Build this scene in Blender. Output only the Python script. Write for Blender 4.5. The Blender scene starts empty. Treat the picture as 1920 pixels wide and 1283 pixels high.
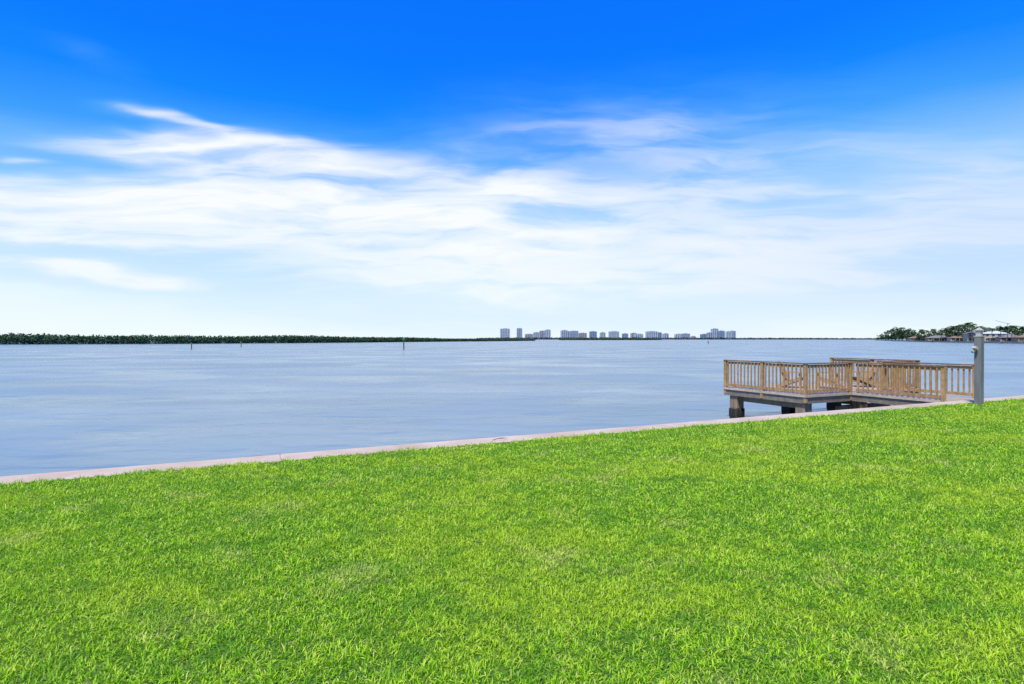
import bpy, math, random
import numpy as np
from mathutils import Vector, Matrix
random.seed(7); rng=np.random.default_rng(7)
sc=bpy.context.scene
sc.view_settings.view_transform='Standard'; sc.view_settings.look='None'; sc.view_settings.exposure=0; sc.view_settings.gamma=1
C=sc.collection
F=1067.0; EYE=1.75; WZ=-1.1; EW=EYE-WZ
def P(px,d_y): return ((px-960)/F*d_y, d_y)
# ------------------------------------------------------------ helpers
def setp(o,name=None,label=None,category=None,kind=None,group=None,parent=None):
    if label:o["label"]=label
    if category:o["category"]=category
    if kind:o["kind"]=kind
    if group:o["group"]=group
    if parent:o.parent=parent
    return o
def obj(name,mesh,**k):
    o=bpy.data.objects.new(name,mesh); C.objects.link(o); return setp(o,**k)
def empty(name,loc=(0,0,0),rz=0,**k):
    o=bpy.data.objects.new(name,None); o.empty_display_size=.2; o.location=loc; o.rotation_euler=(0,0,rz); C.objects.link(o); return setp(o,**k)
class MB:
    def __init__(s): s.v=[];s.f=[];s.m=[]
    def box(s,c,sz,R=None,m=0,taper=1.0):
        b=len(s.v)
        for z in(-.5,.5):
            for x,y in((-.5,-.5),(.5,-.5),(.5,.5),(-.5,.5)):
                t=taper if z>0 else 1
                p=Vector((x*sz[0]*t,y*sz[1]*t,z*sz[2]))
                if R is not None:p=R@p
                s.v.append(tuple(p+Vector(c)))
        for f in((0,3,2,1),(4,5,6,7),(0,1,5,4),(1,2,6,5),(2,3,7,6),(3,0,4,7)):
            s.f.append(tuple(b+i for i in f)); s.m.append(m)
    def beam(s,a,b,w,h,m=0):
        a=Vector(a);b=Vector(b);d=b-a
        q=d.to_track_quat('X','Z').to_matrix()
        s.box((a+b)/2,(d.length,w,h),q,m)
    def tube(s,pts,rad,n=8,m=0,cap=True):
        rings=[]
        for i,p in enumerate(pts):
            p=Vector(p)
            d=(Vector(pts[min(i+1,len(pts)-1)])-Vector(pts[max(i-1,0)])).normalized()
            q=d.to_track_quat('Z','Y').to_matrix()
            r=[]
            for k in range(n):
                a=2*math.pi*k/n
                r.append(len(s.v)); s.v.append(tuple(p+q@Vector((math.cos(a)*rad[i],math.sin(a)*rad[i],0))))
            rings.append(r)
        for A,B in zip(rings,rings[1:]):
            for k in range(n):
                s.f.append((A[k],A[(k+1)%n],B[(k+1)%n],B[k])); s.m.append(m)
        if cap:
            s.f.append(tuple(reversed(rings[0])));s.m.append(m);s.f.append(tuple(rings[-1]));s.m.append(m)
    def quad(s,pts,m=0):
        b=len(s.v); s.v+= [tuple(p) for p in pts]; s.f.append(tuple(range(b,b+len(pts)))); s.m.append(m)
    def mesh(s,name,mats,bevel=0):
        me=bpy.data.meshes.new(name); me.from_pydata(s.v,[],s.f)
        for mt in (mats if isinstance(mats,list) else [mats]): me.materials.append(mt)
        me.polygons.foreach_set("material_index",s.m); me.update()
        if bevel:
            import bmesh
            bm=bmesh.new(); bm.from_mesh(me)
            bmesh.ops.bevel(bm,geom=bm.edges[:],offset=bevel,segments=1,affect='EDGES')
            bm.to_mesh(me); bm.free()
        return me
def npmesh(name,V,Fq,mat,attr=None):
    me=bpy.data.meshes.new(name)
    me.vertices.add(len(V)); me.vertices.foreach_set("co",V.astype(np.float32).ravel())
    tot=sum(f.size for f in Fq); npoly=sum(len(f) for f in Fq)
    me.loops.add(tot); me.loops.foreach_set("vertex_index",np.concatenate([f.ravel() for f in Fq]).astype(np.int32))
    me.polygons.add(npoly)
    ls=[];o=0
    for f in Fq:
        ls.append(o+np.arange(len(f))*f.shape[1]); o+=f.size
    me.polygons.foreach_set("loop_start",np.concatenate(ls).astype(np.int32))
    me.materials.append(mat)
    if attr is not None:
        a=me.attributes.new("tint",'FLOAT','POINT'); a.data.foreach_set("value",attr.astype(np.float32))
    me.update(calc_edges=True); return me
# ------------------------------------------------------------ node helpers
class NT:
    def __init__(s,nt): s.t=nt; nt.nodes.clear()
    def n(s,typ,**k):
        nd=s.t.nodes.new(typ)
        for a,b in k.items(): setattr(nd,a,b)
        return nd
    def l(s,a,b): s.t.links.new(a,b)
    def put(s,sock,v):
        if isinstance(v,bpy.types.NodeSocket): s.l(v,sock)
        elif v is not None: sock.default_value=v
    def math(s,op,a,b=None,c=None,clamp=False):
        nd=s.n('ShaderNodeMath',operation=op,use_clamp=clamp)
        for i,x in enumerate((a,b,c)):
            if x is not None: s.put(nd.inputs[i],x)
        return nd.outputs[0]
    def mix(s,f,a,b,bt='MIX'):
        nd=s.n('ShaderNodeMix',data_type='RGBA',blend_type=bt)
        s.put(nd.inputs[0],f)
        for i,x in ((6,a),(7,b)):
            if isinstance(x,tuple): x=(*x,1) if len(x)==3 else x
            s.put(nd.inputs[i],x)
        return nd.outputs[2]
    def noise(s,vec,scale,detail=3,rough=.5,dist=0,out='Fac'):
        nd=s.n('ShaderNodeTexNoise'); 
        if vec is not None: s.l(vec,nd.inputs['Vector'])
        nd.inputs['Scale'].default_value=scale; nd.inputs['Detail'].default_value=detail
        nd.inputs['Roughness'].default_value=rough; nd.inputs['Distortion'].default_value=dist
        return nd.outputs[out]
    def mapping(s,vec,scale=(1,1,1),rot=(0,0,0),loc=(0,0,0)):
        nd=s.n('ShaderNodeMapping'); s.l(vec,nd.inputs[0])
        nd.inputs['Location'].default_value=loc; nd.inputs['Rotation'].default_value=rot; nd.inputs['Scale'].default_value=scale
        return nd.outputs[0]
    def ramp(s,fac,stops,interp='LINEAR'):
        nd=s.n('ShaderNodeValToRGB'); cr=nd.color_ramp; cr.interpolation=interp
        while len(cr.elements)<len(stops): cr.elements.new(.5)
        for e,(p,c) in zip(cr.elements,stops):
            e.position=p; e.color=(*c,1) if len(c)==3 else c
        s.l(fac,nd.inputs[0]); return nd.outputs[0]
    def ss(s,v,a,b):
        nd=s.n('ShaderNodeMapRange',interpolation_type='SMOOTHSTEP')
        s.l(v,nd.inputs[0]); nd.inputs[1].default_value=a; nd.inputs[2].default_value=b
        return nd.outputs[0]
def lin(c):
    return tuple(((x/255)/12.92 if x/255<=.04045 else ((x/255+.055)/1.055)**2.4) for x in c)
def material(name):
    m=bpy.data.materials.new(name); m.use_nodes=True; T=NT(m.node_tree)
    out=T.n('ShaderNodeOutputMaterial'); bs=T.n('ShaderNodeBsdfPrincipled'); T.l(bs.outputs[0],out.inputs[0])
    return m,T,bs,out
def simple(name,c1,c2,scale=5,rough=.7,stretch=(1,1,1),bump=.0,bscale=None,metal=0,detail=5,coord='Object'):
    m,T,bs,out=material(name)
    tc=T.n('ShaderNodeTexCoord'); v=T.mapping(tc.outputs[coord],stretch)
    n=T.noise(v,scale,detail,.6)
    n2=T.ss(n,.3,.7)
    T.l(T.mix(n2,c1,c2),bs.inputs['Base Color'])
    bs.inputs['Roughness'].default_value=rough; bs.inputs['Metallic'].default_value=metal
    if bump:
        b=T.n('ShaderNodeBump'); b.inputs['Strength'].default_value=bump; b.inputs['Distance'].default_value=.02
        T.l(T.noise(v,bscale or scale*4,4),b.inputs['Height']); T.l(b.outputs[0],bs.inputs['Normal'])
    return m
# ------------------------------------------------------------ world
w=bpy.data.worlds.new("World"); bpy.context.scene.world=w; w.use_nodes=True
T=NT(w.node_tree)
out=T.n('ShaderNodeOutputWorld'); bg=T.n('ShaderNodeBackground'); T.l(bg.outputs[0],out.inputs[0])
SUN=Vector((-.30,-.50,.95)).normalized()
sky=T.n('ShaderNodeTexSky',sky_type='NISHITA'); sky.sun_disc=False
sky.sun_elevation=math.asin(SUN.z); sky.sun_rotation=math.atan2(SUN.x,SUN.y)
tc=T.n('ShaderNodeTexCoord'); sp=T.n('ShaderNodeSeparateXYZ'); T.l(tc.outputs['Generated'],sp.inputs[0])
az=T.math('ARCTAN2',sp.outputs[0],sp.outputs[1]); el=T.math('ARCSINE',sp.outputs[2])
cmb=T.n('ShaderNodeCombineXYZ'); T.l(az,cmb.inputs[0]); T.l(el,cmb.inputs[1])
AE=cmb.outputs[0]
big=T.noise(T.mapping(AE,(1.5,3.5,1)),1.3,2,.5)
elv=T.math('ADD',el,T.math('MULTIPLY',T.math('SUBTRACT',big,.5),.08))
elv=T.math('SUBTRACT',elv,T.math('MULTIPLY',T.ss(az,0.05,.75),.035))
fac=T.math('DIVIDE',elv,math.radians(40),clamp=True)
grad=T.ramp(fac,[(0.0,lin((242,252,255))),(.10,lin((232,248,255))),(.19,lin((204,232,254))),(.31,lin((138,198,253))),(.42,lin((60,158,252))),(.52,lin((10,134,254))),(.62,lin((0,122,254))),(.8,lin((0,112,252))),(1.0,lin((0,104,244)))])
lav=T.math('MULTIPLY',T.ss(az,.1,.75),T.math('MULTIPLY',T.ss(el,.02,.12),T.math('SUBTRACT',1,T.ss(el,.15,.34))))
grad=T.mix(T.math('MULTIPLY',lav,.55),grad,lin((180,208,252)))
warpc=T.noise(T.mapping(AE,(2.2,7,1)),1.6,3,.55,0,'Color')
ws=T.n('ShaderNodeVectorMath',operation='SUBTRACT'); T.l(warpc,ws.inputs[0]); ws.inputs[1].default_value=(.5,.5,.5)
wm=T.n('ShaderNodeVectorMath',operation='MULTIPLY'); T.l(ws.outputs[0],wm.inputs[0]); wm.inputs[1].default_value=(.25,.06,0)
wa=T.n('ShaderNodeVectorMath',operation='ADD'); T.l(wm.outputs[0],wa.inputs[0]); T.l(AE,wa.inputs[1])
WAE=wa.outputs[0]
def azel(px,py):
    a=math.atan((px-960)/F); return a,math.atan((636-py)/F*math.cos(a))
blobs=[(310,213,100,9,6,.7),(440,236,60,8,10,.6),(340,268,270,20,3,.9),(560,292,150,24,12,.75),(380,300,130,20,5,.6),(170,352,260,18,2,.6),
(330,392,440,44,3,.95),(640,385,280,42,8,.8),(975,350,290,24,5,.92),(880,425,380,56,5,.95),(300,430,300,24,5,.65),(120,457,250,14,3,.8),
(140,512,240,18,6,.85),(980,505,640,85,2,.75),(1240,268,330,80,0,.36),(1620,430,420,100,0,.5),(170,105,90,14,18,.12),(15,291,60,7,4,.6),
(1370,350,150,44,5,.4),(1350,462,300,36,2,.55),(760,330,280,46,10,.40),(1700,330,330,64,3,.36),(1020,285,280,46,-6,.26)]
tot=None
for (cx,cy,hl,ht,ang,st) in blobs:
    r=math.radians(ang); a,e=azel(cx,cy)
    a0_,e0_=azel(cx-hl*.5*math.cos(r),cy-hl*.5*math.sin(r)); a1_,e1_=azel(cx+hl*.5*math.cos(r),cy+hl*.5*math.sin(r))
    sx=math.hypot(a1_-a0_,e1_-e0_); sy=ht/F*math.cos(a); rr=math.atan2(e1_-e0_,a1_-a0_)
    mp=T.n('ShaderNodeMapping',vector_type='TEXTURE'); T.l(WAE,mp.inputs[0])
    mp.inputs['Location'].default_value=(a,e,0); mp.inputs['Rotation'].default_value=(0,0,rr); mp.inputs['Scale'].default_value=(sx,sy,1)
    ln=T.n('ShaderNodeVectorMath',operation='LENGTH'); T.l(mp.outputs[0],ln.inputs[0])
    g=T.math('MULTIPLY',T.math('SUBTRACT',1,T.ss(ln.outputs['Value'],.0,1.9)),st)
    inv=T.math('SUBTRACT',1,g)
    tot=inv if tot is None else T.math('MULTIPLY',tot,inv)
dens=T.math('SUBTRACT',1,tot)
hgt=T.math('DIVIDE',T.math('TANGENT',el),T.math('MAXIMUM',T.math('COSINE',az),.3))
cm2=T.n('ShaderNodeCombineXYZ'); T.l(az,cm2.inputs[0]); T.l(hgt,cm2.inputs[1])
wb=T.n('ShaderNodeVectorMath',operation='ADD'); T.l(wm.outputs[0],wb.inputs[0]); T.l(cm2.outputs[0],wb.inputs[1])
streak=T.noise(T.mapping(wb.outputs[0],(2.4,15,1),(0,0,math.radians(4))),1.7,5,.55,.3)
fine=T.noise(T.mapping(wb.outputs[0],(8,46,1),(0,0,math.radians(5))),1.3,3,.6)
mod=T.math('ADD',T.math('MULTIPLY',T.ss(streak,.28,.66),.62),T.math('MULTIPLY',fine,.24))
mod=T.math('ADD',mod,.42)
dens=T.math('MULTIPLY',dens,mod,clamp=True)
ccol=T.mix(T.ss(az,-.1,.7),lin((248,252,255)),lin((228,238,255)))
ccol=T.mix(T.ss(dens,.0,.7),lin((110,196,255)),ccol)
skyc=T.mix(dens,grad,ccol)
nis=T.n('ShaderNodeVectorMath',operation='SCALE'); T.l(sky.outputs[0],nis.inputs[0]); nis.inputs['Scale'].default_value=.1
fin=T.mix(.03,skyc,nis.outputs[0])
T.l(fin,bg.inputs['Color']); bg.inputs['Strength'].default_value=1.03
sl=bpy.data.lights.new("sun",'SUN'); sl.energy=5.0; sl.angle=math.radians(7); sl.color=(1,.95,.86)
so=bpy.data.objects.new("sun",sl); so.rotation_euler=SUN.to_track_quat('Z','Y').to_euler(); so.location=(0,0,50); C.objects.link(so)
# ------------------------------------------------------------ camera
cd=bpy.data.cameras.new("camera"); cd.lens=20.0; cd.sensor_width=36; cd.clip_end=60000; cd.clip_start=.05
co=bpy.data.objects.new("camera",cd); co.location=(0,0,EYE); co.rotation_euler=(math.radians(90-0.3),0,0); C.objects.link(co)
bpy.context.scene.camera=co
TH=math.radians(24.95); P0=Vector((11.20,14.94,0)); U=Vector((math.cos(TH),math.sin(TH),0)); N=Vector((-math.sin(TH),math.cos(TH),0))
def SW(s,w,z=0): return P0+U*s+N*w+Vector((0,0,z))
# ------------------------------------------------------------ water
m,T,bs,out=material("water_surface")
tc=T.n('ShaderNodeTexCoord'); ob=tc.outputs['Object']
v1=T.mapping(ob,(.42,.8,1),(0,0,math.radians(14)))
n1=T.noise(v1,1.0,3,.45,.5); n2=T.noise(T.mapping(ob,(.035,.10,1),(0,0,math.radians(-8))),.9,4,.5,.5)
n4=T.noise(T.mapping(ob,(.10,.16,1),(0,0,math.radians(25))),1.0,3,.5,.6)
h=T.math('ADD',T.math('MULTIPLY',n1,.15),T.math('MULTIPLY',n2,.25)); h=T.math('ADD',h,T.math('MULTIPLY',n4,.25))
b=T.n('ShaderNodeBump'); b.inputs['Strength'].default_value=.6; b.inputs['Distance'].default_value=1.0; T.l(h,b.inputs['Height']); T.l(b.outputs[0],bs.inputs['Normal'])
wc=T.mix(T.ss(n2,.3,.7),(.085,.16,.20),(.19,.27,.30)); wc=T.mix(T.math('MULTIPLY',T.ss(n4,.42,.65),.5),wc,(.24,.32,.35))  # paler patches put silvery sky reflection into the base colour
T.l(wc,bs.inputs['Base Color'])
T.put(bs.inputs['Roughness'],T.math('ADD',T.math('MULTIPLY',T.ss(n4,.3,.7),.16),.18)); bs.inputs['IOR'].default_value=1.33
mb=MB(); mb.quad([(-30000,-300,0),(30000,-300,0),(30000,30000,0),(-30000,30000,0)])
o=obj("water",mb.mesh("water",m),kind="structure"); o.location=(0,0,WZ)
# ------------------------------------------------------------ lawn ground
m,T,bs,out=material("lawn_ground")
tc=T.n('ShaderNodeTexCoord'); ob=tc.outputs['Object']
a=T.noise(ob,60,5,.7); c=T.noise(ob,.9,4,.6)
base=T.mix(T.ss(a,.35,.65),(.04,.10,.008),(.15,.27,.02)); base=T.mix(T.math('MULTIPLY',T.ss(c,.5,.8),.35),base,(.25,.28,.06))
T.l(base,bs.inputs['Base Color']); bs.inputs['Roughness'].default_value=.9
b=T.n('ShaderNodeBump'); b.inputs['Strength'].default_value=.6; b.inputs['Distance'].default_value=.03; T.l(a,b.inputs['Height']); T.l(b.outputs[0],bs.inputs['Normal'])
mb=MB(); mb.quad([SW(-150,-150,-.012),SW(150,-150,-.012),SW(150,.02,-.012),SW(-150,.02,-.012)])
o=obj("ground",mb.mesh("ground",m),kind="structure")
m,T,bs,out=material("grass_blades")
at=T.n('ShaderNodeAttribute',attribute_name="tint"); geo=T.n('ShaderNodeNewGeometry'); pos=geo.outputs['Position']
pa=T.noise(T.mapping(pos,(.5,1.0,1),(0,0,-TH)),.7,4,.6); pb=T.noise(pos,2.6,4,.65); pc=T.noise(T.mapping(pos,(1,1,1),(0,0,0),(31,7,0)),1.1,5,.7)
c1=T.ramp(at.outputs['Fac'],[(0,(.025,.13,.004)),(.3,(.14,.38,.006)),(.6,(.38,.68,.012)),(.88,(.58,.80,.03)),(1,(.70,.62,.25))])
c2=T.mix(T.math('MULTIPLY',T.ss(pa,.45,.62),.6),c1,(.54,.70,.03))
c3=T.mix(T.math('MULTIPLY',T.ss(pb,.48,.66),.55),c2,(.08,.30,.012))
c3=T.mix(T.math('MULTIPLY',T.ss(pc,.54,.68),.5),c3,(.64,.62,.18))
T.l(c3,bs.inputs['Base Color']); bs.inputs['Roughness'].default_value=.5
bs.inputs['Specular IOR Level'].default_value=.3
tr=T.n('ShaderNodeBsdfTranslucent'); T.l(T.mix(.4,c3,(.5,.85,.01)),tr.inputs['Color'])
mx=T.n('ShaderNodeMixShader'); mx.inputs[0].default_value=.33; T.l(bs.outputs[0],mx.inputs[1]); T.l(tr.outputs[0],mx.inputs[2]); T.l(mx.outputs[0],out.inputs[0])
grassm=m
def dens_at(Y): return 9500*np.minimum(1,(4.2/Y)**1.35)
pts=[]
for y0 in np.arange(2.1,23,.35):
    d=float(dens_at(y0)); hw=y0*1.02+.8
    n=int(d*2*hw*.35)
    x=rng.uniform(-hw,hw,n); y=rng.uniform(y0,y0+.35,n); pts.append(np.stack([x,y],1))
pts=np.concatenate(pts)
rel=pts-np.array([P0.x,P0.y]); wv=rel@np.array([N.x,N.y]); sv=rel@np.array([U.x,U.y])
edge=.02+.04*np.sin(sv*2.1)+.04*np.sin(sv*5.3+1)+.03*np.sin(sv*13.7)+.03*np.sin(sv*31)+rng.normal(0,.028,len(sv))
keep=(wv<edge)
keep&=~((np.abs(sv-1.385)<.1)&(np.abs(wv+.25)<.1))
pts=pts[keep]; wv=wv[keep]; sv=sv[keep]; n=len(pts)
Y=pts[:,1]; X=pts[:,0]
cl=(np.sin(X*9.1+2*np.sin(Y*5.3))+np.sin(Y*11.7+2*np.sin(X*6.1+1))+np.sin((X+Y)*23.0)+np.sin((X-Y)*17.0+3*np.sin(X*4)))/4
c2_=(np.sin(X*41+3*np.sin(Y*23))+np.sin(Y*47+3*np.sin(X*19+2)))/2
L=rng.uniform(.018,.05,n)*(1+.35*cl)*(1+.35*c2_)*(1+.25*np.exp(-(wv/.12)**2))
W=rng.uniform(.0038,.007,n)*np.maximum(1,Y/4.2)**.62
th=rng.uniform(0,2*np.pi,n); ph=th+np.pi/2+rng.normal(0,.5,n)
a0=rng.uniform(.15,1.2,n); a1=a0+rng.uniform(.1,.9,n)
base=np.stack([X,Y,np.full(n,-.012)],1)
dv=np.stack([np.cos(th),np.sin(th),np.zeros(n)],1); wd=np.stack([np.cos(ph),np.sin(ph),rng.normal(0,.25,n)],1)*W[:,None]*.5
up=np.array([0,0,1.0])
mid=base+(dv*np.sin(a0)[:,None]+up*np.cos(a0)[:,None])*(L*.55)[:,None]
tip=mid+(dv*np.sin(a1)[:,None]+up*np.cos(a1)[:,None])*(L*.5)[:,None]
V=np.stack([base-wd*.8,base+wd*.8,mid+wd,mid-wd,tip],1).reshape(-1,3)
i=np.arange(n)*5
q=np.stack([i,i+1,i+2,i+3],1); t3=np.stack([i+3,i+2,i+4],1)
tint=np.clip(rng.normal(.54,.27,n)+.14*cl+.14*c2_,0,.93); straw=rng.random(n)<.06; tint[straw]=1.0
tv=np.repeat(tint,5).reshape(-1,5); tv[:,:2]-=.35; tv=np.clip(tv,0,1).ravel()  # darker blade roots: shade in the turf gaps put into the tint
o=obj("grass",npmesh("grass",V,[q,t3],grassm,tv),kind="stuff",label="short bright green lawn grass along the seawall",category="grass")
# ------------------------------------------------------------ seawall
m,T,bs,out=material("pink_concrete")
tc=T.n('ShaderNodeTexCoord'); ob=tc.outputs['Object']
a=T.noise(ob,1.2,5,.6); c=T.noise(ob,30,4,.6)
cc=T.mix(T.ss(a,.3,.7),(.47,.36,.26),(.60,.48,.37)); cc=T.mix(T.math('MULTIPLY',T.ss(c,.5,.75),.4),cc,(.36,.27,.2))
T.l(cc,bs.inputs['Base Color']); bs.inputs['Roughness'].default_value=.9; bs.inputs['Specular IOR Level'].default_value=.15
b=T.n('ShaderNodeBump'); b.inputs['Strength'].default_value=.3; b.inputs['Distance'].default_value=.01; T.l(c,b.inputs['Height']); T.l(b.outputs[0],bs.inputs['Normal'])
pink=m
wallm=simple("wet_concrete",(.22,.2,.18),(.38,.35,.32),3,.8,bump=.3)
sw=empty("seawall",(P0.x,P0.y,-2.2),TH,label="low pale pink concrete seawall between lawn and water",category="seawall")
mb=MB(); mb.box((10,.26,2.2-.116),(100,.46,.2))
s=-40.0
while s<60:
    mb.box((s+1.995,.26+random.uniform(-.006,.006),2.2-.11+random.uniform(-.003,.001)),(3.985,.49,.22)); s+=4.0
obj("cap",mb.mesh("cap",pink,.008),parent=sw)
mb=MB(); mb.box((10,.25,1.0-.005),(100,.3,1.96)); obj("wall",mb.mesh("wall",wallm),parent=sw)
tw=MB(); a=Vector((0,0,.012)); tw.tube([a,a+Vector((.1,.04,.02)),a+Vector((.19,.03,.03)),a+Vector((.28,.08,.012))],[.006,.005,.004,.002],6)
tw.tube([a+Vector((.1,.04,.02)),a+Vector((.16,-.05,.03)),a+Vector((.22,-.08,.02))],[.005,.004,.002],6)
barkm=simple("bark",(.05,.035,.025),(.13,.09,.06),8,.9,(1,1,.3),bump=.4)
o=obj("twig",tw.mesh("twig",barkm),label="small dry forked twig lying on the seawall",category="twig")
yy=EYE*F/191; o.location=(-36/F*yy,yy,.0); o.rotation_euler=(0,0,.2)
# ------------------------------------------------------------ dock
def wood(name,c1,c2,c3,grain=(1,1,1)):
    m,T,bs,out=material(name)
    tc=T.n('ShaderNodeTexCoord'); ob=tc.outputs['Object']
    v=T.mapping(ob,grain); a=T.noise(v,14,6,.65); c=T.noise(ob,7.3,2,.5); d=T.noise(ob,1.1,3,.5)
    cc=T.mix(T.ss(a,.3,.7),c1,c2); cc=T.mix(T.math('MULTIPLY',T.ss(c,.42,.62),.4),cc,c3)
    cc=T.mix(T.math('MULTIPLY',T.ss(d,.45,.7),.2),cc,(.26,.21,.16))
    T.l(cc,bs.inputs['Base Color']); bs.inputs['Roughness'].default_value=.8
    b=T.n('ShaderNodeBump'); b.inputs['Strength'].default_value=.35; b.inputs['Distance'].default_value=.005; T.l(a,b.inputs['Height']); T.l(b.outputs[0],bs.inputs['Normal'])
    return m
railm=wood("weathered_rail_wood",(.34,.20,.075),(.50,.32,.14),(.22,.115,.045),(1,1,.12))
capm=wood("grey_brown_cap_wood",(.16,.10,.05),(.28,.18,.10),(.10,.06,.03),(.3,.3,1))
boardm=wood("deck_board_wood",(.36,.30,.22),(.48,.41,.32),(.28,.23,.17),(.2,1,1))
beamm=wood("grey_beam_wood",(.17,.14,.105),(.26,.22,.17),(.11,.085,.06),(.2,.2,1))
edgem=wood("pale_edge_wood",(.46,.37,.27),(.58,.48,.37),(.34,.27,.2),(.2,.2,1))
m,T,bs,out=material("barnacled_pile")
tc=T.n('ShaderNodeTexCoord'); geo=T.n('ShaderNodeNewGeometry'); sp=T.n('ShaderNodeSeparateXYZ'); T.l(geo.outputs['Position'],sp.inputs[0])
nn=T.noise(geo.outputs['Position'],9,4,.6); z=T.math('ADD',sp.outputs[2],T.math('MULTIPLY',T.math('SUBTRACT',nn,.5),.25))
vo=T.n('ShaderNodeTexVoronoi'); T.l(geo.outputs['Position'],vo.inputs['Vector']); vo.inputs['Scale'].default_value=22
bar=T.mix(T.ss(vo.outputs['Distance'],.1,.5),(.13,.11,.085),(.015,.012,.01))
wdn=T.noise(T.mapping(geo.outputs['Position'],(1,1,.1)),12,5,.6)
wd_=T.mix(T.ss(wdn,.3,.7),(.15,.105,.065),(.34,.25,.17))
up_=T.ss(z,-.76,-.66)
T.l(T.mix(up_,bar,wd_),bs.inputs['Base Color']); bs.inputs['Roughness'].default_value=.85
hh_=T.math('ADD',T.math('MULTIPLY',T.math('MULTIPLY',vo.outputs['Distance'],T.math('SUBTRACT',1,up_)),1.0),T.math('MULTIPLY',wdn,.4))
b=T.n('ShaderNodeBump'); b.inputs['Strength'].default_value=.7; b.inputs['Distance'].default_value=.03; T.l(hh_,b.inputs['Height']); T.l(b.outputs[0],bs.inputs['Normal'])
pilem=m
S0,S1,W0,W1=-.80,5.0,3.30,6.60; K0,K1=1.37,2.95
dock=empty("dock",(P0.x,P0.y,-2.0),TH,label="weathered brown wooden dock with slatted railings over the water",category="dock")
def D(mbd,name,mats,parent=dock,bevel=0,**k):
    me=mbd.mesh(name,mats,bevel)
    for v in me.vertices: v.co.z+=2.0
    return obj(name,me,parent=parent,**k)
mb=MB(); s=S0
while s<S1-.01:
    mb.box((s+.069,(W0+W1)/2,-.02),(.132,W1-W0,.038)); s+=.14
D(mb,"platform_decking",boardm)
mb=MB(); wv_=.5
while wv_<W0-.14:
    mb.box(((K0+K1)/2,wv_+.068,-.02+.006),(K1-K0,.13,.038)); wv_+=.14
D(mb,"walkway_decking",boardm)
mb=MB()
def rim(a,b,ztop,h,th_,m=0):
    mb.beam((a[0],a[1],ztop-h/2),(b[0],b[1],ztop-h/2),th_,h,m)
rim((S0-.022,W0-.04),(S0-.022,W1+.04),.01,.07,.04); rim((S0,W0-.022),(K0-.045,W0-.022),.01,.07,.04)
rim((K1+.045,W0-.022),(S1,W0-.022),.01,.07,.04); rim((S1+.022,W0-.04),(S1+.022,W1+.04),.01,.07,.04); rim((S0,W1+.022),(S1,W1+.022),.01,.07,.04)
rim((K0-.022,.52),(K0-.022,W0-.0),.01,.07,.04); rim((K1+.022,.52),(K1+.022,W0),.01,.07,.04)
D(mb,"rim_board",edgem)
mb=MB()
for a,b in [((S0+.03,W0),(S0+.03,W1)),((S0+.06,W0+.03),(S1-.06,W0+.03)),((S1-.03,W0),(S1-.03,W1)),((S0+.06,W1-.03),(S1-.06,W1-.03)),((K0+.03,.55),(K0+.03,W0-.01)),((K1-.03,.55),(K1-.03,W0-.01))]:
    rim(a,b,-.062,.20,.06)
for k in range(1,12):
    s=S0+k*(S1-S0)/12; rim((s,W0+.08),(s,W1-.08),-.062,.17,.05)
D(mb,"floor_frame",beamm)
for s in (S0+.35,2.1,S1-.35):
    mb=MB(); rim((s,W0+.1),(s,W1-.1),-.265,.2,.12); D(mb,"cross_beam",beamm)
mb=MB(); rim((1.3,W0+.42),(S1-.1,W0+.42),-.47,.30,.2); D(mb,"cross_beam",pilem)
for (s,w_) in [(S0+.24,W1-.35),(S0+.24,W0+.26),(2.1,W1-.35),(2.1,W0+.22),(S1-.35,W1-.35),(S1-.35,W0+.22),(K0+.15,1.9),(K1-.15,1.9)]:
    mb=MB()
    for (z0,z1,r_) in [(-2.4,-1.02,.37),(-1.02,-.72,.385),(-.72,-.265,.34)]:
        mb.box((s+random.uniform(-.006,.006),w_+random.uniform(-.006,.006),(z0+z1)/2),(r_,r_,z1-z0))
    D(mb,"pile",pilem,bevel=.012)
def rail(a,b,ends=(1,1),mid=0,name="railing"):
    a=Vector((a[0],a[1],0));b=Vector((b[0],b[1],0));d=(b-a);Ln=d.length;d.normalize()
    e=empty(name,(a.x,a.y,2.0),math.atan2(d.y,d.x),parent=dock)
    mb=MB(); mb.box((Ln/2,0,.985),(Ln+.1,.14,.038)); obj("top_rail",mb.mesh("top_rail",capm,.004),parent=e)
    mb=MB(); mb.box((Ln/2,0,.90),(Ln-.1,.038,.09)); mb.box((Ln/2,0,.11),(Ln-.1,.038,.09))
    k=int(Ln/.145); sp_=Ln/k
    for j in range(1,k):
        if mid and abs(j*sp_-Ln*mid)<.07: continue
        jit=random.uniform(-.008,.008)
        mb.box((j*sp_+jit,-.03,.505),(.036,.04,.88),Matrix.Rotation(random.uniform(-.01,.01),3,'Y'))
    obj("balusters",mb.mesh("balusters",railm),parent=e)
    ps=[]
    if ends[0]:ps.append(0)
    if ends[1]:ps.append(Ln)
    if mid:ps.append(Ln*mid)
    for p in ps:
        mb=MB(); mb.box((p,-.01 if 0<p<Ln else 0,.365),(.1,.1,1.2)); obj("post",mb.mesh("post",railm,.004),parent=e)
rail((S0+.03,W1-.03),(S0+.03,W0+.03),(1,1),.5)
rail((S0+.03,W0+.03),(K0-.02,W0+.03),(0,1))
rail((K0-.0,W0-.1),(K0-.0,.60),(0,1))
rail((K1,.60),(K1,W0-.1),(1,0))
rail((K1+.02,W0+.03),(S1-.03,W0+.03),(1,1))
rail((S1-.03,W0+.03),(S1-.03,W1-.03),(0,1),.5)
chm=wood("chair_wood",(.36,.23,.11),(.46,.31,.17),(.28,.17,.08),(.3,1,1))
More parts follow.
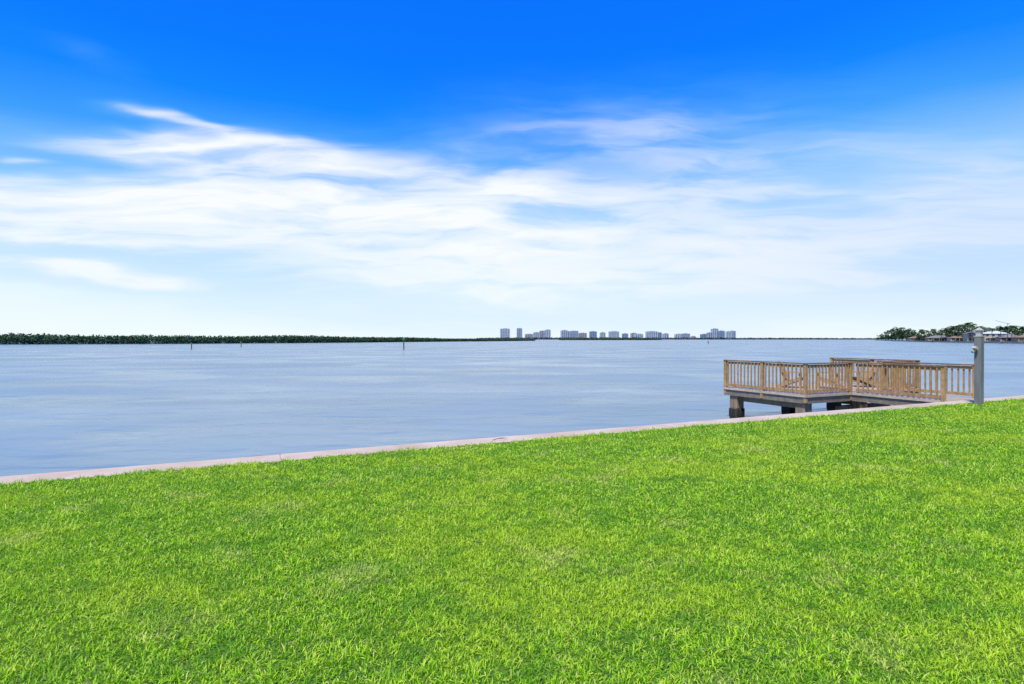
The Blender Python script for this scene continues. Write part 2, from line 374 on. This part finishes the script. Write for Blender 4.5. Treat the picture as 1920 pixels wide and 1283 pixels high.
def chair(loc,rz,lab):
    e=empty("garden_chair",loc,rz,label=lab,category="chair",group="chairs on the dock")
    mb=MB()
    for k in range(6):
        x=.0+k*.095; mb.box((x,0,.27+.02*k),(.085,.5,.02),Matrix.Rotation(-.2,3,'Y'))
    for sy in(-.2,.2): mb.beam((0,sy,.25),(.48,sy,.35),.03,.03)
    obj("seat",mb.mesh("seat",chm),parent=e)
    mb=MB(); R=Matrix.Rotation(-.42,3,'Y')
    hs=[.62,.72,.78,.78,.72,.62]
    for k,h in enumerate(hs):
        y=(k-2.5)*.088; c=Vector((-.04,y,.24))+R@Vector((0,0,h/2)); mb.box(c,(.02,.08,h),R)
    mb.box(Vector((-.02,0,.24))+R@Vector((-.02,0,.38)),(.03,.56,.06),R)
    obj("backrest",mb.mesh("backrest",chm),parent=e)
    for sy in(-.3,.3):
        mb=MB(); mb.box((.2,sy*1.03,.556),(.74,.13,.022)); obj("armrest",mb.mesh("armrest",chm),parent=e)
        mb=MB(); mb.box((.47,sy,.272),(.1,.03,.545)); obj("leg",mb.mesh("leg",chm),parent=e)
        mb=MB(); mb.beam((.45,sy*.93,.36),(-.32,sy*.93,.03),.03,.11); mb.box((-.1,sy*.93,.36),(.07,.035,.38)); obj("leg",mb.mesh("leg",chm),parent=e)
def at_dock(s,w_): p=SW(s,w_,0.0); return (p.x,p.y,0.0)
chair(at_dock(2.3,4.6),TH+2.2,"brown wooden slatted garden chair with wide arms on the dock")
chair(at_dock(4.1,4.6),TH+2.7,"brown wooden slatted garden chair with wide arms on the dock")
chair(at_dock(1.3,5.6),TH-1.2,"brown wooden slatted garden chair with wide arms on the dock")
# ------------------------------------------------------------ lamp post
gm=simple("grey_painted_wood",(.13,.14,.135),(.21,.215,.205),6,.8,(1,1,.15),bump=.4)
crm=simple("cream_metal",(.4,.37,.3),(.5,.47,.4),6,.5)
glassm=simple("frosted_glass",(.35,.35,.3),(.5,.5,.46),4,.25)
lp=SW(1.385,-.25)
e=empty("lamp_post",(lp.x,lp.y,-.05),TH,label="square grey wooden post with small cream lantern on top",category="lamp post")
mb=MB(); mb.box((0,0,.93),(.16,.16,1.86)); obj("post",mb.mesh("post",gm,.008),parent=e)
mb=MB(); mb.box((0,0,1.872),(.18,.18,.024)); mb.box((0,0,1.905),(.11,.11,.042)); obj("collar",mb.mesh("collar",crm,.004),parent=e)
mb=MB(); mb.box((0,0,1.975),(.10,.10,.10),taper=1.2); 
g=obj("lantern_glass",mb.mesh("lantern_glass",glassm),parent=e)
mb=MB(); mb.box((0,0,2.035),(.17,.17,.02)); mb.box((0,0,2.07),(.15,.15,.05),taper=.35); mb.box((0,0,2.105),(.035,.035,.02)); obj("lantern_roof",mb.mesh("lantern_roof",crm,.003),parent=e)
mb=MB(); mb.beam((-.08,0,1.56),(-.15,0,1.56),.03,.03); R=Matrix.Rotation(.5,3,'Y'); mb.box((-.19,0,1.56),(.11,.1,.06),R)
mb.tube([(-.13,.03,1.5),(-.24,.04,1.45)],[.025,.035],10)
obj("floodlight",mb.mesh("floodlight",crm),parent=e)
# ------------------------------------------------------------ channel markers
pm=simple("marker_pile_wood",(.06,.05,.04),(.14,.12,.09),4,.9)
grm=simple("green_marker_paint",(.02,.16,.04),(.03,.22,.06),3,.6); rdm=simple("red_marker_paint",(.4,.04,.03),(.5,.06,.04),3,.5); ylm=simple("olive_marker_paint",(.12,.13,.04),(.2,.2,.06),3,.6)
def marker(px,ybot,ytop,signm,tri,lab,wide=.3,sz=.9):
    Yd=EW*F/(ybot-636); x,y=P(px,Yd); H=(ybot-ytop)/F*Yd
    e=empty("channel_marker",(x,y,WZ-1),0,label=lab,category="channel marker",group="channel markers in the water")
    mb=MB(); mb.tube([(0,0,0),(0,0,1+H*.96)],[wide/2,wide/2*.85],10); obj("pile",mb.mesh("pile",pm),parent=e)
    mb=MB(); s=.5
    if tri: mb.quad([(-s,-.27,1+H-.9),(s,-.27,1+H-.9),(0,-.27,1+H)])
    else: mb.box((0,-.22,1+H-sz/2),(sz,.03,sz))
    obj("dayboard",mb.mesh("dayboard",signm),parent=e)
marker(757,655,633,grm,False,"channel marker pile with square green board standing in water",.36,.75)
marker(359,655,643,ylm,False,"short channel marker pile with olive board standing in water",.3,.45)
marker(452,651,641,ylm,False,"short channel marker pile with olive board standing in water",.3,.45)
marker(1328,645,639,rdm,True,"distant channel marker pile with red triangular board",.5)
# ------------------------------------------------------------ foliage belts
def leafmat(name,c1,c2,c3):
    m,T,bs,out=material(name)
    geo=T.n('ShaderNodeNewGeometry'); at=T.n('ShaderNodeAttribute',attribute_name="tint")
    n=T.noise(geo.outputs['Position'],.25,4,.6)
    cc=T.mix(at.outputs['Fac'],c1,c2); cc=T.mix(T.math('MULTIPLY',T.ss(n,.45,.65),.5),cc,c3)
    T.l(cc,bs.inputs['Base Color']); bs.inputs['Roughness'].default_value=.7; bs.inputs['Specular IOR Level'].default_value=.2
    return m
mang=leafmat("mangrove_leaves",(.022,.055,.03),(.038,.09,.036),(.03,.07,.038))
farwood=leafmat("distant_wood_leaves",(.045,.075,.08),(.07,.10,.10),(.06,.09,.095))  # blue-grey distance haze mixed into the leaf colours
def clump(center,rad,nq,size,rng=rng):
    d=rng.normal(size=(nq,3)); d/=np.linalg.norm(d,axis=1)[:,None]
    r=rng.uniform(.55,1.0,nq)[:,None]
    p=np.array(center)+d*r*np.array(rad)
    a=rng.normal(size=(nq,3)); a/=np.linalg.norm(a,axis=1)[:,None]
    b=np.cross(a,d+rng.normal(0,.5,(nq,3))); b/=np.linalg.norm(b,axis=1)[:,None]
    s=rng.uniform(.6,1.3,nq)[:,None]*size
    V=np.stack([p-a*s-b*s*.6,p+a*s-b*s*.5,p+a*s*.8+b*s*.6,p-a*s*.7+b*s*.7],1)
    t=np.clip(.5+.45*d[:,2]+rng.normal(0,.15,nq),0,1)  # top light painted in: tint rises on upper side of clump, falls below
    return V.reshape(-1,3),np.repeat(t,4)
def leafmesh(name,parts,mat):
    V=np.concatenate([p[0] for p in parts]); t=np.concatenate([p[1] for p in parts])
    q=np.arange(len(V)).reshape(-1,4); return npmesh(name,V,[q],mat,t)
def belt(name,path,spacing,depth,mat,nq,size,var=.11,**k):
    parts=[]
    for (p0,y0,h0),(p1,y1,h1) in zip(path,path[1:]):
        A=np.array(P(p0,y0));B=np.array(P(p1,y1)); L=np.linalg.norm(B-A); nn=max(1,int(L/spacing))
        for row in range(3):
            for j in range(nn):
                f=(j+rng.random())/nn; c=A+(B-A)*f; yy=c[1]+row*depth/3+rng.uniform(0,2); c=c*(yy/c[1])
                hh=(h0+(h1-h0)*f)*(1-var+var*rng.random()*1.1+.1*row/2)
                hh*=1+.06*math.sin(c[0]*.11)+.05*math.sin(c[0]*.043+1)
                r=spacing*rng.uniform(1.0,1.6)
                parts.append(clump((c[0],c[1],WZ+hh*.47),(r,r,hh*.53),nq,size))
    return obj(name,leafmesh(name,parts,mat),kind="stuff",**k)
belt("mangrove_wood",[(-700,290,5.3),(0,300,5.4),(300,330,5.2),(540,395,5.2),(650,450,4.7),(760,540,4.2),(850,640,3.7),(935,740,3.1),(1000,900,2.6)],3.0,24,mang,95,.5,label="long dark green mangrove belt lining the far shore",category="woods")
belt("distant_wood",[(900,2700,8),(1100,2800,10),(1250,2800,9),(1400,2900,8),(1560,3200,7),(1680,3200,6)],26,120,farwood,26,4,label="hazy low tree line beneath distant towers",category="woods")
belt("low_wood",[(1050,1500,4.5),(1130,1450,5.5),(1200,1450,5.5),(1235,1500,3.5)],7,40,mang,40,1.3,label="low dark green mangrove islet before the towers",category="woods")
landm=simple("shore_land",(.02,.03,.015),(.04,.05,.02),.2,.9)
mb=MB(); 
path=[(-700,296),(0,306),(300,336),(540,401),(760,546),(935,746)]
for a,b in zip(path,path[1:]):
    A=P(*a);B=P(*b); mb.quad([(A[0],A[1],WZ+.05),(B[0],B[1],WZ+.05),(B[0]*1.0,B[1]+60,WZ+.06),(A[0],A[1]+60,WZ+.06)])
obj("mangrove_terrain",mb.mesh("mangrove_terrain",landm),kind="structure")
mb=MB(); A=P(880,2720);B=P(1400,2950);Dd=P(1700,3250)
mb.quad([(A[0],A[1],WZ+.6),(B[0],B[1],WZ+.6),(Dd[0],Dd[1],WZ+.6),(Dd[0],5500,WZ+.7),(A[0],5500,WZ+.7)])
obj("distant_terrain",mb.mesh("distant_terrain",landm),kind="structure")
# ------------------------------------------------------------ towers
wcols=[simple("tower_wall_pale",(.30,.36,.44),(.36,.42,.49),.02,.8),simple("tower_wall_white",(.40,.45,.52),(.46,.51,.57),.02,.8),simple("tower_wall_blue",(.18,.27,.39),(.24,.33,.44),.02,.7),simple("tower_wall_sand",(.34,.33,.34),(.4,.39,.39),.02,.8)]  # wall colours carry a painted bluish distance haze
winm=simple("tower_glass",(.05,.11,.20),(.09,.16,.27),.02,.4)
towers=[(947,17,617,1,5),(974,9,616,0,3),(992,14,627,3,4),(1006,11,624,1,3),(1017,10,621,3,3),(1027,10,619,1,3),(1058,11,620,1,3),(1067,8,622,2,2),(1076,15,621,0,4),(1092,14,625,3,4),(1112,12,622,2,3),(1130,9,624,1,3),(1151,18,622,1,5),(1172,10,626,2,3),(1188,9,625,3,2),(1198,14,627,1,4),(1222,20,622,1,5),(1236,7,624,2,2),(1248,8,626,1,2),(1272,12,627,1,3),(1285,15,626,0,4),(1300,7,631,3,2),(1321,13,627,2,4),(1331,8,624,0,2),(1340,11,617,1,3),(1352,10,621,2,3),(1366,8,622,1,2),(1373,9,621,0,2)]
for i,(px,wp,yt,ci,nb) in enumerate(towers):
    Yd=3000+ (i*37%5)*70; x,y=P(px,Yd); Wd=wp/F*Yd; top=EYE+(636-yt)/F*Yd; H=top-WZ-.7; dp=random.uniform(16,26)
    cn=["pale grey","white","blue glass","sand coloured"][ci]
    e=empty("tower_block",(x,y,WZ+.7),random.uniform(-.12,.12),label="distant %s high-rise tower on the waterfront"%cn,category="tower",group="high-rise towers across the water")
    nf=max(3,int(H/7)); bw=Wd/nb
    mb=MB(); mb.box((0,0,H/2),(Wd*.97,dp*.97,H*.995)); obj("glazing",mb.mesh("glazing",winm),parent=e)
    mb=MB()
    for f in range(nf+1):
        mb.box((0,0,min(max(f*H/nf,1.4),H-.9)),(Wd,dp,2.2))
    for b_ in range(nb+1):
        for sd in (-1,1):
            mb.box((-Wd/2+b_*bw,sd*(dp/2+.2),H/2),(max(1.4,bw*.42),1.3,H))
    for sd in (-1,1):
        mb.box((sd*(Wd/2+.1),0,H/2),(1.0,dp*.4,H-.1))
    obj("wall",mb.mesh("wall",wcols[ci]),parent=e)
    mb=MB(); mb.box((Wd*.05,0,H+1.6),(Wd*.45,dp*.5,3.2)); mb.box((0,-dp/2+.4,H+.5),(Wd,.5,1.0)); mb.box((-Wd*.2,0,H+.9),(Wd*.14,4,1.8)); obj("roof",mb.mesh("roof",wcols[(ci+1)%4]),parent=e)
# ------------------------------------------------------------ right far shore
shore=[(1640,1300),(1672,900),(1710,640),(1760,500),(1820,420),(1880,370),(1950,330),(2150,260)]
mb=MB()
for a,b in zip(shore,shore[1:]):
    A=P(*a);B=P(*b); mb.quad([(A[0],A[1],WZ+.9),(B[0],B[1],WZ+.9),(B[0]+150,B[1]+240,WZ+1.0),(A[0]+150,A[1]+240,WZ+1.0)])
obj("shore_terrain",mb.mesh("shore_terrain",simple("shore_grass",(.04,.07,.025),(.08,.11,.04),.3,.9)),kind="structure")
bulk=simple("shore_bulkhead_concrete",(.2,.18,.15),(.3,.27,.23),.4,.85)
mb=MB()
for a,b in zip(shore,shore[1:]):
    A=P(*a);B=P(*b); mb.beam((A[0],A[1],WZ+.35),(B[0],B[1],WZ+.35),.6,1.7)
obj("bulkhead",mb.mesh("bulkhead",bulk),label="low grey concrete bulkhead along the residential shore",category="seawall")
def shoreY(px):
    for (a,ya),(b,yb) in zip(shore,shore[1:]):
        if a<=px<=b: return ya+(yb-ya)*(px-a)/(b-a)
    return shore[-1][1]
leafA=leafmat("tree_leaves",(.015,.045,.018),(.06,.12,.035),(.03,.075,.028)); leafP=leafmat("palm_leaves",(.02,.055,.02),(.08,.14,.04),(.05,.10,.03))
trees=[]
for vi in range(4):
    mb=MB(); mb.tube([(0,0,0),(.1,.1,2.5),(0,.2,5)],[.35,.28,.2],7)
    cs=[]
    for k in range(9):
        a=k*2*math.pi/9*2+random.uniform(-.3,.3); r=random.uniform(1.0,3.0); c=(math.cos(a)*r,math.sin(a)*r,random.uniform(2.2,8.0)); cs.append(c)
        mb.tube([(0,.1,min(c[2]*.6,3.2)),(c[0]*.5,c[1]*.5,c[2]*.82),c],[.15,.1,.05],5)
    cs.append((random.uniform(-.8,.8),0,8.7)); cs.append((random.uniform(-1.5,1.5),-1.5,1.9)); cs.append((random.uniform(-2,2),-.5,3.0))
    tm=mb.mesh("trunk",barkm); parts=[clump(c,(random.uniform(1.1,2.0),random.uniform(1.1,2.0),random.uniform(1.0,1.8)),100,.27) for c in cs]
    trees.append((tm,leafmesh("crown",parts,leafA)))
palms=[]
for vi in range(3):
    mb=MB(); bx=random.uniform(-.8,.8); mb.tube([(0,0,0),(bx*.3,0,2.5),(bx*.7,.1,5),(bx,.15,7.5)],[.24,.17,.15,.13],7); tm=mb.mesh("trunk",barkm)
    V=[];t=[]
    for k in range(22):
        a=k*2.399+random.uniform(-.2,.2); el_=random.uniform(-.3,1.1); Lf=random.uniform(2.2,2.9)
        dv_=Vector((math.cos(a),math.sin(a),0)); prev=Vector((bx,.15,7.5)); ang=el_
        side=Vector((-math.sin(a),math.cos(a),0))
        for j in range(6):
            nx=prev+(dv_*math.cos(ang)+Vector((0,0,math.sin(ang))))*Lf/6; wdt=[.18,.42,.5,.45,.3,.12][j]
            for sg in(-1,1):
                V+= [prev,nx,nx+side*sg*wdt-Vector((0,0,wdt*.5)),prev+side*sg*wdt*.7-Vector((0,0,wdt*.45))]; t+=[.3,.4,.8,.7]
            prev=nx; ang-=.33
    V=np.array([tuple(v) for v in V]); palms.append((tm,npmesh("crown",V,[np.arange(len(V)).reshape(-1,4)],leafP,np.array(t))))
def plant(kind,px,back,hscale,rz,wide=1.0):
    Yd=shoreY(px)+back; x,y=P(px,Yd)
    tm,cm=(trees if kind=='t' else palms)[random.randrange(4 if kind=='t' else 3)]
    nm="broadleaf_tree" if kind=='t' else "palm_tree"
    e=empty(nm,(x,y,WZ+.9),rz,label="dark green leafy tree on the residential shore" if kind=='t' else "slender palm tree on the residential shore",category="tree" if kind=='t' else "palm tree",group="trees on the residential shore" if kind=='t' else "palms on the residential shore")
    e.scale=(hscale*wide,hscale*wide,hscale)
    for n_,me in(("trunk",tm),("crown",cm)):
        q_=bpy.data.objects.new(n_,me); C.objects.link(q_); q_.parent=e
for px,back,ty in [(1646,20,629),(1653,20,626),(1660,10,622),(1666,20,619),(1672,20,616),(1679,10,614),(1686,10,616),(1693,20,613),(1700,10,617),(1707,20,615),(1715,30,618),(1724,30,621),(1733,30,620),(1742,30,623),(1752,50,619),(1762,60,620),(1772,60,616),(1781,40,615),(1790,55,612),(1799,40,614),(1808,55,610),(1818,45,612),(1829,45,614),(1841,50,617),(1852,60,614),(1864,50,616),(1875,60,612),(1886,60,615),(1897,45,617),(1907,50,613),(1917,50,616),(1930,40,612),(1950,40,614),(1975,40,612)]:
    Yd=shoreY(px)+back; H=(EYE-WZ-.9)+(636-ty)/F*Yd
    plant('t',px,back,H/9.8*random.uniform(.9,1.06),random.uniform(0,6),1.15)
for px,back,ty in [(1690,2,619),(1716,5,620),(1727,5,616),(1739,6,617),(1752,6,615),(1766,10,617),(1776,15,613),(1788,12,608),(1796,20,606),(1806,15,605),(1813,15,603),(1822,12,605),(1835,14,610),(1843,14,611),(1862,12,612),(1876,12,609),(1889,10,610),(1897,16,607),(1903,12,609),(1916,12,610),(1935,14,608)]:
    Yd=shoreY(px)+back; H=(EYE-WZ-.9)+(636-ty)/F*Yd
    plant('p',px,back,H/8.9*random.uniform(.95,1.02),random.uniform(0,6))
hw=[simple("house_stucco_cream",(.34,.31,.26),(.43,.39,.34),.5,.8),simple("house_stucco_tan",(.25,.19,.14),(.33,.26,.19),.5,.8),simple("house_stucco_pink",(.32,.24,.2),(.38,.3,.26),.5,.8)]
hr=[simple("roof_tile_grey",(.16,.15,.145),(.24,.23,.215),2,.8),simple("roof_tile_tan",(.2,.14,.09),(.28,.2,.14),2,.8),simple("roof_white",(.5,.55,.6),(.6,.64,.69),2,.7)]
hg=simple("house_glass",(.03,.05,.07),(.06,.08,.1),1,.15)
def house(px,back,Wd,dp,storeys,ci,ri,lab):
    Yd=shoreY(px)+back; x,y=P(px,Yd); H=storeys*3.0
    e=empty("waterfront_house",(x,y,WZ+.95),math.radians(-25),label=lab,category="house",group="houses on the residential shore")
    mb=MB(); mb.box((0,0,H/2),(Wd,dp,H)); obj("wall",mb.mesh("wall",hw[ci]),parent=e)
    mb=MB(); o_=.7; a=Wd/2+o_; b=dp/2+o_; r=max(0,a-b); hh=2.2
    v=[(-a,-b,H),(a,-b,H),(a,b,H),(-a,b,H),(-r,0,H+hh),(r,0,H+hh)]
    mb.quad([v[0],v[1],v[5],v[4]]);mb.quad([v[2],v[3],v[4],v[5]]);mb.quad([v[1],v[2],v[5]]);mb.quad([v[3],v[0],v[4]]); mb.box((0,0,H-.1),(2*a,2*b,.18))
    obj("roof",mb.mesh("roof",hr[ri]),parent=e)
    for st in range(storeys):
        nbb=int(Wd/3.2)
        for k in range(nbb):
            xx=-Wd/2+(k+.5)*Wd/nbb
            door=(st==0 and k==nbb//2)
            mb=MB(); hh_=2.2 if door else 1.4; mb.box((xx,-dp/2-.02,st*3+(.1+hh_/2 if door else 1.7)),(2.0 if door else 1.6,.08,hh_)); obj("door" if door else "window",mb.mesh("window",hg),parent=e)
    for k in range(4):
        mb=MB(); mb.box((-Wd*.3+k*Wd*.2,-dp/2-2.2,1.35),(.25,.25,2.7)); obj("column",mb.mesh("column",hw[0]),parent=e)
    mb=MB(); mb.box((0,-dp/2-1.3,2.8),(Wd*.68,2.5,.2)); obj("porch_roof",mb.mesh("porch_roof",hr[ri]),parent=e)
house(1722,36,18,12,1,1,1,"single storey tan house with hip roof by the water")
house(1762,28,20,12,1,1,0,"long low tan house with grey hip roof and porch")
house(1798,26,14,11,1,0,1,"low cream house with tan hip roof and porch")
house(1828,24,12,11,2,0,0,"two storey cream house with grey hip roof")
house(1863,44,14,12,2,0,2,"two storey cream house with pale bluish hip roof")
house(1893,24,13,11,1,2,0,"low pinkish house with grey hip roof")
house(1935,22,17,11,1,1,1,"low tan house with brown tiled hip roof")
for px in (1740,1782,1812,1850,1880,1912):
    Yd=shoreY(px); x,y=P(px,Yd); e=empty("jetty",(x,y,WZ-1),.2,label="small wooden private jetty on the residential shore",category="jetty",group="jetties on the residential shore")
    mb=MB(); mb.box((0,-4,1.9),(2.2,9,.25)); obj("decking",mb.mesh("decking",beamm),parent=e)
    for sx in(-1,1):
        for k in range(3):
            mb=MB(); mb.tube([(sx*1.15,-1-k*3.4,0),(sx*1.15,-1-k*3.4,2.9)],[.2,.18],8); obj("pile",mb.mesh("pile",pm),parent=e)
x,y=P(1889,520); e=empty("crane",(x,y,WZ+.9),0,label="thin grey crane with raised boom behind the trees",category="crane")
cm_=simple("crane_steel",(.3,.32,.35),(.38,.4,.43),1,.5)
Ht=EYE+(636-607)/F*520-WZ-.9
mb=MB(); mb.box((0,0,Ht/2),(.3,.3,Ht)); obj("mast",mb.mesh("mast",cm_),parent=e)
mb=MB(); mb.beam((1.5,0,Ht-.3),(-11,0,Ht+2.8),.3,.3); mb.box((1,0,Ht-.2),(1.4,.8,.8)); obj("boom",mb.mesh("boom",cm_),parent=e)
